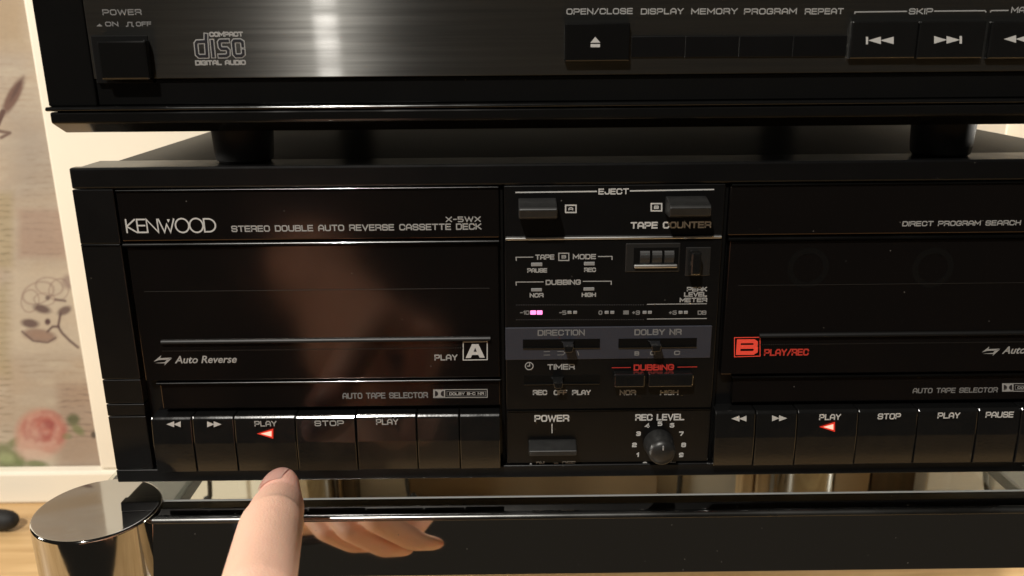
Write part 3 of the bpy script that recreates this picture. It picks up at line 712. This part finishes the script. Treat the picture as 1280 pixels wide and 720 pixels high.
# power switch and record level knob
text('POWER', cpL, 668, 711.5, 518.5, 527, yC, 'ink_white', .2); pline(cpL, [(690, 530), (690, 541)], 1.3, yC, 'ink_white')
text('REC LEVEL', cpL, 794, 855.5, 517.3, 525.5, yC, 'ink_white', .2)
pl_ = P(691, 557, yC)
pw = prism_x('power_switch', dk, [(.0048, Z(691, 549, yC)), (yC-.0010, Z(691, 549.5, yC)), (yC-.0068, Z(691, 564.5, yC-.0068)), (yC-.0058, Z(691, 570, yC-.0058)), (.0048, Z(691, 566, yC))], X(661, 557, yC-.006), X(721.5, 557, yC-.006), 'lever', .0005)
shape('on_mark', cpL, [[(660, 582.5), (663.5, 578.6), (667, 582.5)]], yC, 'ink_white'); text('ON', cpL, 670, 680.5, 576.5, 582.5, yC, 'ink_white', .24)
shape('off_mark', cpL, [rect(692.5, 578, 698, 582.2)], yC, 'ink_white'); text('OFF', cpL, 702.5, 719.5, 576.2, 582.2, yC, 'ink_white', .24)
for s, x, y in (('0', 806, 580), ('1', 797, 568.5), ('2', 793, 556), ('3', 798, 542), ('4', 809, 532), ('5', 825, 529.5), ('6', 840, 531.5), ('7', 851.5, 542), ('8', 854.5, 556), ('9', 851.5, 568.5), ('10', 841, 580)):
    hw = 1.6 if s == '1' else (4.2 if s == '10' else 2.9)
    text(s, cpL, x-hw, x+hw, y-2.8, y+2.8, yC, 'ink_white', .26)
kc = P(825, 559, yC-.004)
kb = lathe('level_knob', dk, [(0, 0), (.0066, 0), (.0068, .0015), (.0063, .0052), (.0061, .0090), (.0056, .0106), (.0044, .0116), (.0022, .0121), (0, .0122)], (kc.x, yC+.001, kc.z), (0, -1, 0), 'lever', 48)
box('pointer_rib', kb, kc.x-.0003, kc.x+.0003, yC-.0116, yC-.0104, kc.z+.0022, kc.z+.0042, 'lens', .0002)
adopt(dk)

# ------------------------------------------------------------------ compact disc player on top
pl = thing('cd_player', (0, .15, H), 'black disc player with brushed dark metal front, standing on the cassette deck', 'disc player')
yF = -.005; CT = .246
W2 = .2207
z1 = Z(560, 95, yF); z2 = Z(500, 132.5, yF); z3 = Z(500, 150, yF); z4 = Z(500, 163, yF+.006)
box('casing', pl, -.213, .213, .0225, .300, z4+.001, CT-.001, 'case', .0012, 3)
prism_x('front_frame', pl, [(-.0006, CT), (.022, CT), (.022, z4), (.0035, z4), (yF-.0012, z3), (yF-.0012, z2-.0012), (-.0006, z2-.0010)], -W2, W2, 'gloss', .0007)
xl = X(112, 60, yF)
bp1 = box('front_panel', pl, xl, W2-.0008, yF, -.0009, z1, CT-.0006, 'brushed', .0003)
box('end_piece', pl, -W2-.0006, xl-.0004, yF+.0002, -.0009, z2+.0009, CT-.0004, 'gloss', .0006)
box('recessed_strip', pl, xl-.0002, W2-.0008, yF+.0016, -.0009, z2+.0013, z1-.0004, 'gloss', .0002)
prism_x('ledge', pl, [(-.0009, z2+.0010), (yF-.0012, z2+.0008), (yF-.0018, z2+.0001), (yF-.0018, z2-.0006), (yF-.0006, z2-.0009), (-.0009, z2-.0009)], -W2-.0012, W2+.0012, 'gloss', .0003)
for s in (-1, 1):
    f1 = lathe('foot', pl, [(0, .0001), (.0105, .0001), (.0118, .0012), (.0122, .004), (.0128, z4-H+.0012), (0, z4-H+.0012)], (s*.1555 if s < 0 else .1420, .022, H-.0008), (0, 0, 1), 'rubber', 40)
    lathe('foot', pl, [(0, .0001), (.0105, .0001), (.0118, .0012), (.0122, .004), (.0128, z4-H+.0012), (0, z4-H+.0012)], (s*.150, .265, H-.0008), (0, 0, 1), 'rubber', 40)
# controls
text('POWER', bp1, 128, 177, 11.5, 19, yF, 'ink_dim', .19)
shape('on_mark', bp1, [[(120.5, 33), (124.5, 29.5), (128.5, 33)]], yF, 'ink_dim'); text('ON', bp1, 131.5, 148, 27, 33, yF, 'ink_dim', .22)
pline(bp1, [(158, 33), (160, 32.5), (160, 28), (165, 28), (165, 32.5), (167, 33)], 1.2, yF, 'ink_dim'); text('OFF', bp1, 170, 189.5, 27, 33, yF, 'ink_dim', .22)
pr = pbox('button_well', pl, 117, 44.5, 188, 104, yF-.0003, yF+.002, 'dark', .0002)
pbox('power_button', pl, 123, 50.5, 184.5, 100, yF-.0042, yF+.002, 'gloss', .0008)
pbox('open_button', pl, 706, 28.5, 787.5, 77, yF-.0030, yF+.002, 'gloss', .0006)
shape('eject_mark', pl, [[(738, 53.5), (744, 46), (750.5, 53.3)], rect(738.2, 55, 750, 59)], yF-.0030, 'ink_white')
for s, l, r in (('OPEN/CLOSE', 708, 791), ('DISPLAY', 801, 854.5), ('MEMORY', 864, 922), ('PROGRAM', 930, 996), ('REPEAT', 1006, 1054.5), ('SKIP', 1136, 1166)): text(s, bp1, l, r, 10.3, 18, yF, 'ink', .19)
for i in range(4): pbox('small_button', pl, 789.5+i*67.4, 45.5-i*.2, 856+i*67.4, 71.5-i*.2, yF-.0005, yF+.002, 'frame', .00012)
pline(bp1, [(1068.4, 16.8), (1068.6, 15), (1133, 14.2)], 1.4, yF); pline(bp1, [(1168, 13.9), (1231, 13.3), (1232.2, 15)], 1.4, yF)
pline(bp1, [(1238, 15), (1239, 13.3), (1260, 13)], 1.4, yF); text('MANUAL', bp1, 1264, 1314, 8.5, 16, yF, 'ink', .19)
for l, r in ((1063.5, 1146.5), (1147.5, 1231), (1237, 1320)): pbox('skip_button', pl, l, 26, r, 73.5, yF-.0022, yF+.002, 'key', .0006)
ys = yF-.0022
shape('skip_back_mark', pl, [rect(1082.3, 46, 1085, 55.3), tri_l(1085, 45.8, 1101, 55.2), tri_l(1100, 45.8, 1117, 55.2)], ys, 'ink_white')
shape('skip_forward_mark', pl, [tri_r(1167.5, 45, 1184, 54.6), tri_r(1183, 45, 1200, 54.6), rect(1199.3, 45, 1202.3, 54.6)], ys, 'ink_white')
shape('rewind_mark', pl, [tri_l(1254.5, 44, 1270, 53.6), tri_l(1269, 44, 1285, 53.6)], ys, 'ink_white')
# disc emblem: outlined letters
def emblem():
    cap = lambda pts: [(P(a, b, yF).x, P(a, b, yF).z) for a, b in pts]
    k = 1/12.
    L = [[(257.5-.0, 43.5), (257.5, 49), (258, 55), (259, 70)], [(258, 51.8), (246.5, 52.3), (245, 54.5), (246.5, 68), (249, 70.3), (259, 70.2)],
         [(265, 51), (267, 70.4)], [(285, 51), (275.5, 51.2), (274.2, 53), (275.2, 59), (277, 60.7), (283.5, 60.9), (285.5, 63), (285.5, 68), (283, 69.8), (274.5, 70)],
         [(303.5, 57.5), (303, 52.6), (300.5, 50.9), (293, 51), (291.5, 53), (293, 67.5), (295.2, 69.8), (302, 69.6), (304.3, 67.5), (304, 63)]]
    strokes('emblem', bp1, [cap(p) for p in L], .00185, yF, 'ink')
    bm = bmesh.new()
    for q, p in enumerate(L): ribbon(bm, cap(p), .00100, placer(yF), .0002+.00001*q)
    from_bm('emblem_core', bm, 'black_ink', bp1)
    text('COMPACT', bp1, 261.5, 304, 39.6, 46, yF, 'ink', .28, gap=.3)
    text('DIGITAL AUDIO', bp1, 244, 307.5, 75, 81.6, yF, 'ink', .28, gap=.3)
emblem()
adopt(pl)

# ------------------------------------------------------------------ hand with pointing finger
def capsule(bm, a, b, ra, rb, up, flat=1., n=20):
    """tapered rounded tube; flat squeezes it along 'up'"""
    a, b = Vector(a), Vector(b); t = (b-a).normalized(); u = (up-t*up.dot(t)).normalized(); v = t.cross(u); rings = []
    secs = [(a-t*ra*math.sin(math.radians(q)), ra*math.cos(math.radians(q))) for q in (80, 60, 35)] + [(a.lerp(b, k/6), ra+(rb-ra)*k/6) for k in range(7)] + [(b+t*rb*math.sin(math.radians(q)), rb*math.cos(math.radians(q))) for q in (35, 60, 80)]
    for p, r in secs: rings.append([bm.verts.new(p+r*(math.cos(2*math.pi*k/n)*v+flat*math.sin(2*math.pi*k/n)*u)) for k in range(n)])
    for r0, r1 in zip(rings, rings[1:]):
        for k in range(n): bm.faces.new((r0[k], r0[(k+1) % n], r1[(k+1) % n], r1[k]))
    bm.faces.new(rings[0][::-1]); bm.faces.new(rings[-1])
tip = P(353, 599, -.030); low = P(329, 706, -.105)
d = (tip-low).normalized(); n0 = Vector((-.62, 0, .78)); nn = (n0-d*n0.dot(d)).normalized(); s_ = nn.cross(d)
mcp = low-d*.024
Ltot = (tip-mcp).length; tipc = tip-d*.0078; lift = Vector((.12, 0, 1)); lift = (lift-d*lift.dot(d)).normalized()
bm = bmesh.new()
pip = mcp+d*(Ltot*.46)+lift*.0020; dip = mcp+d*(Ltot*.76)-lift*.0030
capsule(bm, mcp, pip, .0118, .0116, nn, .95); capsule(bm, pip, dip, .0114, .0107, nn, .94); capsule(bm, dip, tipc, .0106, .0079, nn, .88); capsule(bm, pip-d*.004, pip+d*.004, .0117, .0117, nn, .93)
for k, (so, bo_, l1, l2, l3, rr_) in enumerate([(.0215, -.002, .046, .028, .022, .0098), (.042, -.006, .043, .026, .021, .0093), (.060, -.013, .034, .020, .019, .0082)]):
    m0 = mcp+s_*so+d*bo_-nn*.001
    p1 = m0+(d*.50-nn*.86).normalized()*l1; p2 = p1+(d*-.35-nn*.94).normalized()*l2; p3 = p2+(d*-.85-nn*.5).normalized()*(l3-.006)
    capsule(bm, m0, p1, rr_*1.12, rr_*1.02, d, 1); capsule(bm, p1, p2, rr_*1.02, rr_*.92, d, 1); capsule(bm, p2, p3, rr_*.92, rr_*.74, d, .95)
wr = Vector((-.172, -.236, .014))
for so in (0, .0215, .042, .058): capsule(bm, mcp+s_*so-nn*(.006 if so else .012)-d*(.006+so*.12), wr+s_*(so*.45-.014), .0125, .0150, nn, .95)
th0 = wr-s_*.014+d*.012-nn*.012; th1 = mcp-d*.046+s_*.012-nn*.040; th2 = th1+(d*.70-nn*.45+s_*.55).normalized()*.034; th3 = th2+(d*.55-nn*.35+s_*.75).normalized()*.024
capsule(bm, th0, th1, .0165, .0125, nn, 1); capsule(bm, th1, th2, .0118, .0104, nn, 1); capsule(bm, th2, th3, .0104, .0082, nn, .85)
elb = Vector((-.255, -.520, -.035))
capsule(bm, wr, wr.lerp(elb, .45), .026, .034, nn, .78); capsule(bm, wr.lerp(elb, .4), elb, .034, .044, nn, .95)
me = bpy.data.meshes.new('person'); bm.to_mesh(me); bm.free()
hand = bpy.data.objects.new('person', me); COL.objects.link(hand)
rm = hand.modifiers.new('fuse', 'REMESH'); rm.mode = 'VOXEL'; rm.voxel_size = .0013; rm.use_smooth_shade = True
sm = hand.modifiers.new('soften', 'SMOOTH'); sm.iterations = 9; sm.factor = .5
hand['label'] = 'bare hand with one finger stretched out towards the deck keys'; hand['category'] = 'person'
def skin_mat():
    m = bpy.data.materials.new('skin'); m.use_nodes = True; nt = m.node_tree; b = nt.nodes['Principled BSDF']; N = nt.nodes.new; Lk = nt.links.new
    g = N('ShaderNodeNewGeometry'); n = N('ShaderNodeTexNoise'); n.inputs['Scale'].default_value = 110; n.inputs['Detail'].default_value = 5
    n2 = N('ShaderNodeTexNoise'); n2.inputs['Scale'].default_value = 1500; n2.inputs['Detail'].default_value = 3
    Lk(g.outputs['Position'], n.inputs['Vector']); Lk(g.outputs['Position'], n2.inputs['Vector'])
    dist = N('ShaderNodeVectorMath'); dist.operation = 'DISTANCE'; Lk(g.outputs['Position'], dist.inputs[0]); dist.inputs[1].default_value = tip
    r = N('ShaderNodeMapRange'); r.inputs[1].default_value = .006; r.inputs[2].default_value = .040; r.inputs[3].default_value = .85; r.inputs[4].default_value = .12; Lk(dist.outputs['Value'], r.inputs[0])
    ad = N('ShaderNodeMath'); ad.operation = 'MULTIPLY_ADD'; Lk(n.outputs[0], ad.inputs[0]); ad.inputs[1].default_value = .35; ad.inputs[2].default_value = -.17
    a2 = N('ShaderNodeMath'); a2.operation = 'ADD'; a2.use_clamp = True; Lk(ad.outputs[0], a2.inputs[0]); Lk(r.outputs[0], a2.inputs[1])
    mx = N('ShaderNodeMix'); mx.data_type = 'RGBA'; Lk(a2.outputs[0], mx.inputs[0]); mx.inputs[6].default_value = (.90, .57, .42, 1); mx.inputs[7].default_value = (.86, .42, .35, 1)
    Lk(mx.outputs[2], b.inputs['Base Color']); b.inputs['Roughness'].default_value = .46
    b.inputs['Subsurface Weight'].default_value = .25; b.inputs['Subsurface Radius'].default_value = (1, .35, .2); b.inputs['Subsurface Scale'].default_value = .004
    # fine creases running across the finger joint
    sb = N('ShaderNodeVectorMath'); sb.operation = 'SUBTRACT'; Lk(g.outputs['Position'], sb.inputs[0]); sb.inputs[1].default_value = dip-d*.001
    dt = N('ShaderNodeVectorMath'); dt.operation = 'DOT_PRODUCT'; Lk(sb.outputs[0], dt.inputs[0]); dt.inputs[1].default_value = d
    wob = N('ShaderNodeMath'); wob.operation = 'MULTIPLY_ADD'; Lk(n.outputs[0], wob.inputs[0]); wob.inputs[1].default_value = .004; Lk(dt.outputs['Value'], wob.inputs[2])
    fr_ = N('ShaderNodeMath'); fr_.operation = 'MULTIPLY'; Lk(wob.outputs[0], fr_.inputs[0]); fr_.inputs[1].default_value = 3600
    sn = N('ShaderNodeMath'); sn.operation = 'SINE'; Lk(fr_.outputs[0], sn.inputs[0])
    ab = N('ShaderNodeMath'); ab.operation = 'ABSOLUTE'; Lk(dt.outputs['Value'], ab.inputs[0])
    mk = N('ShaderNodeMapRange'); mk.inputs[1].default_value = .001; mk.inputs[2].default_value = .0055; mk.inputs[3].default_value = .55; mk.inputs[4].default_value = 0; Lk(ab.outputs[0], mk.inputs[0])
    cr_ = N('ShaderNodeMath'); cr_.operation = 'MULTIPLY'; Lk(sn.outputs[0], cr_.inputs[0]); Lk(mk.outputs[0], cr_.inputs[1])
    hs = N('ShaderNodeMath'); hs.operation = 'ADD'; Lk(cr_.outputs[0], hs.inputs[0]); Lk(n2.outputs[0], hs.inputs[1])
    bp = N('ShaderNodeBump'); bp.inputs['Strength'].default_value = .6; bp.inputs['Distance'].default_value = .0004; Lk(hs.outputs[0], bp.inputs['Height']); Lk(bp.outputs[0], b.inputs['Normal'])
    return m
me.materials.append(skin_mat())
# nail: curved plate bedded in the fingertip
nv = Vector((-.42, -.30, .86)); ax_ = (tipc-dip).normalized(); nv = (nv-ax_*nv.dot(ax_)).normalized(); sv = nv.cross(ax_)
bm = bmesh.new(); gx, gy = 12, 12; grid = []
for j in range(gy+1):
    row = []
    for i in range(gx+1):
        u = i/gx*2-1; v = j/gy
        half = .0070*(1-.20*(1-v)**2)*(1-max(0, v-.70)**2*3.0); ang = u*half/.0088
        hgt = .0084+.0002*math.sin(v*math.pi)-.0010*v-.0024*v**3
        p = tipc+ax_*(-.0086+v*.0146*(1-.12*u*u))+(sv*math.sin(ang)*.0088+nv*(hgt-.0088*(1-math.cos(ang))*.95))
        row.append(bm.verts.new(p))
    grid.append(row)
for j in range(gy):
    for i in range(gx): bm.faces.new((grid[j][i], grid[j][i+1], grid[j+1][i+1], grid[j+1][i]))
bmesh.ops.solidify(bm, geom=bm.faces[:], thickness=.0005)
bmesh.ops.recalc_face_normals(bm, faces=bm.faces[:])
from_bm('fingernail', bm, 'nail', hand, True)
# sleeve end further up the arm
bm = bmesh.new(); ax = (elb-wr).normalized(); c0 = wr.lerp(elb, .93); u = ax.orthogonal().normalized(); v = ax.cross(u); rings = []
rng = random.Random(2)
for h, r in ((.004, .0455), (0, .050), (.01, .052), (.05, .055), (.11, .062), (.17, .066), (.175, .02)):
    rings.append([bm.verts.new(c0+ax*h+(r+.0016*rng.uniform(-1, 1)+.0015*math.sin(3*q+h*60))*(math.cos(q)*u+math.sin(q)*v)) for q in [2*math.pi*k/36 for k in range(36)]])
for a, b in zip(rings, rings[1:]):
    for k in range(36): bm.faces.new((a[k], a[(k+1) % 36], b[(k+1) % 36], b[k]))
bmesh.ops.recalc_face_normals(bm, faces=bm.faces[:])
from_bm('sleeve', bm, 'cloth', hand, True)

# ------------------------------------------------------------------ clutter behind and below the deck
def put(o, label, cat, group=None):
    o['label'] = label; o['category'] = cat
    if group: o['group'] = group
    return o
def cl(px, y): return X(px, 612, y)
yb = WALL-.03
put(box('brown_board', None, cl(512, yb), cl(822, yb), yb, yb+.012, TABLE+.0005, TABLE+.12, 'brown', .001), 'wide brown board leaning flat against the cream wall under the deck', 'board')
put(box('dark_block', None, cl(399, yb-.03), cl(414, yb-.03), yb-.03, yb, TABLE+.0005, TABLE+.12, 'dark_wood', .001), 'narrow dark brown wooden block beside pale slats behind the rack', 'wood block')
put(box('dark_block', None, cl(429, yb-.03), cl(444, yb-.03), yb-.03, yb, TABLE+.0005, TABLE+.12, 'dark_wood', .001), 'dark wooden block touching the white card behind the rack', 'wood block')
put(box('pale_slat', None, cl(416, yb-.03), cl(427, yb-.03), yb-.03, yb-.018, TABLE+.0005, TABLE+.12, 'pale_wood', .001), 'pale wooden slat standing between two dark blocks', 'wood slat')
put(box('white_card', None, cl(446, yb-.005), cl(508, yb-.005), yb-.005, yb+.009, TABLE+.0005, TABLE+.11, 'white_card', .0006), 'small white card box standing beside the brown board', 'card box')
put(box('wood_stick', None, cl(926, yb-.02), cl(942, yb-.02), yb-.02, yb, TABLE+.0005, TABLE+.13, 'pale_wood', .002), 'broad pale wooden stick standing beside a thin white strip', 'wood stick')
put(box('wood_stick', None, cl(944, yb-.02), cl(963, yb-.02), yb-.02, yb-.002, TABLE+.0005, TABLE+.12, 'pale_wood', .002), 'grained pale wooden stick between the broad stick and white strip', 'wood stick')
put(box('white_strip', None, cl(969, yb-.02), cl(976, yb-.02), yb-.02, yb-.014, TABLE+.0005, TABLE+.13, 'white_card', .0006), 'thin white strip standing beside pale wooden sticks', 'strip')
put(box('brown_box', None, cl(985, yb-.02), cl(1086, yb-.02), yb-.02, yb+.01, TABLE+.0005, TABLE+.10, 'brown', .002), 'brown box standing behind the rack next to the white strip', 'box')
put(box('dark_board', None, cl(1088, yb-.01), cl(1148, yb-.01), yb-.01, yb+.01, TABLE+.0005, TABLE+.12, 'dark_wood', .001), 'dark brown board between the brown box and white box', 'board')
put(box('white_box', None, cl(1156, yb-.03), cl(1232, yb-.03), yb-.03, yb+.01, TABLE+.0005, TABLE+.09, 'white_card', .002), 'bright white box standing on the wooden table under the deck', 'box')
put(box('grey_box', None, cl(1240, yb-.03), cl(1330, yb-.03), yb-.03, yb+.01, TABLE+.0005, TABLE+.10, 'grey_card', .002), 'grey card box beside the bright white box', 'box')
def hang(pts, r, label):
    put(tube('cable', None, pts, r, 'cable'), label, 'cable', 'cables hanging behind the deck')
yc = .335
hang([(P(266, 588, yc).x, yc, -.02), P(262, 602, yc), P(257, 625, yc), (P(252, 650, yc).x, yc+.01, TABLE+.003), (-.33, yc+.05, TABLE+.003)], .0021, 'black cable hanging straight down beside the chrome column')
hang([(P(500, 585, yc).x, yc+.01, -.02), P(508, 602, yc), P(518, 618, yc), P(526, 632, yc), (-.10, yc+.02, TABLE+.003), (-.05, yc+.02, TABLE+.003)], .0016, 'thin black cable curving down over the white card')
hang([(P(853, 585, yc).x, yc, -.02), P(850, 602, yc), P(845, 622, yc), (P(841, 640, yc).x, yc+.01, TABLE+.003), (.05, yc+.02, TABLE+.003)], .0024, 'black cable hanging down over the brown board edge')
hang([(P(1210, 580, yc).x, yc-.01, -.02), P(1232, 600, yc-.01), P(1262, 618, yc-.01), (P(1290, 640, yc).x, yc, TABLE+.003), (.50, yc, TABLE+.003)], .0022, 'black cable slanting across the white box')
# dark rounded plug lying on the table left of the column
pt = PZ(22, 651, TABLE+.011); back = PZ(-70, 645, TABLE+.011); ax = (back-pt).normalized()
pg = lathe('cable_plug', None, [(0, 0), (.0035, .0006), (.0065, .003), (.0088, .008), (.0098, .016), (.0098, .040), (.0080, .050), (.004, .058), (.0026, .075), (0, .0751)], pt, ax, 'rubber', 32)
put(pg, 'black rounded plug lying on the wooden table below the wallpaper rose', 'plug')
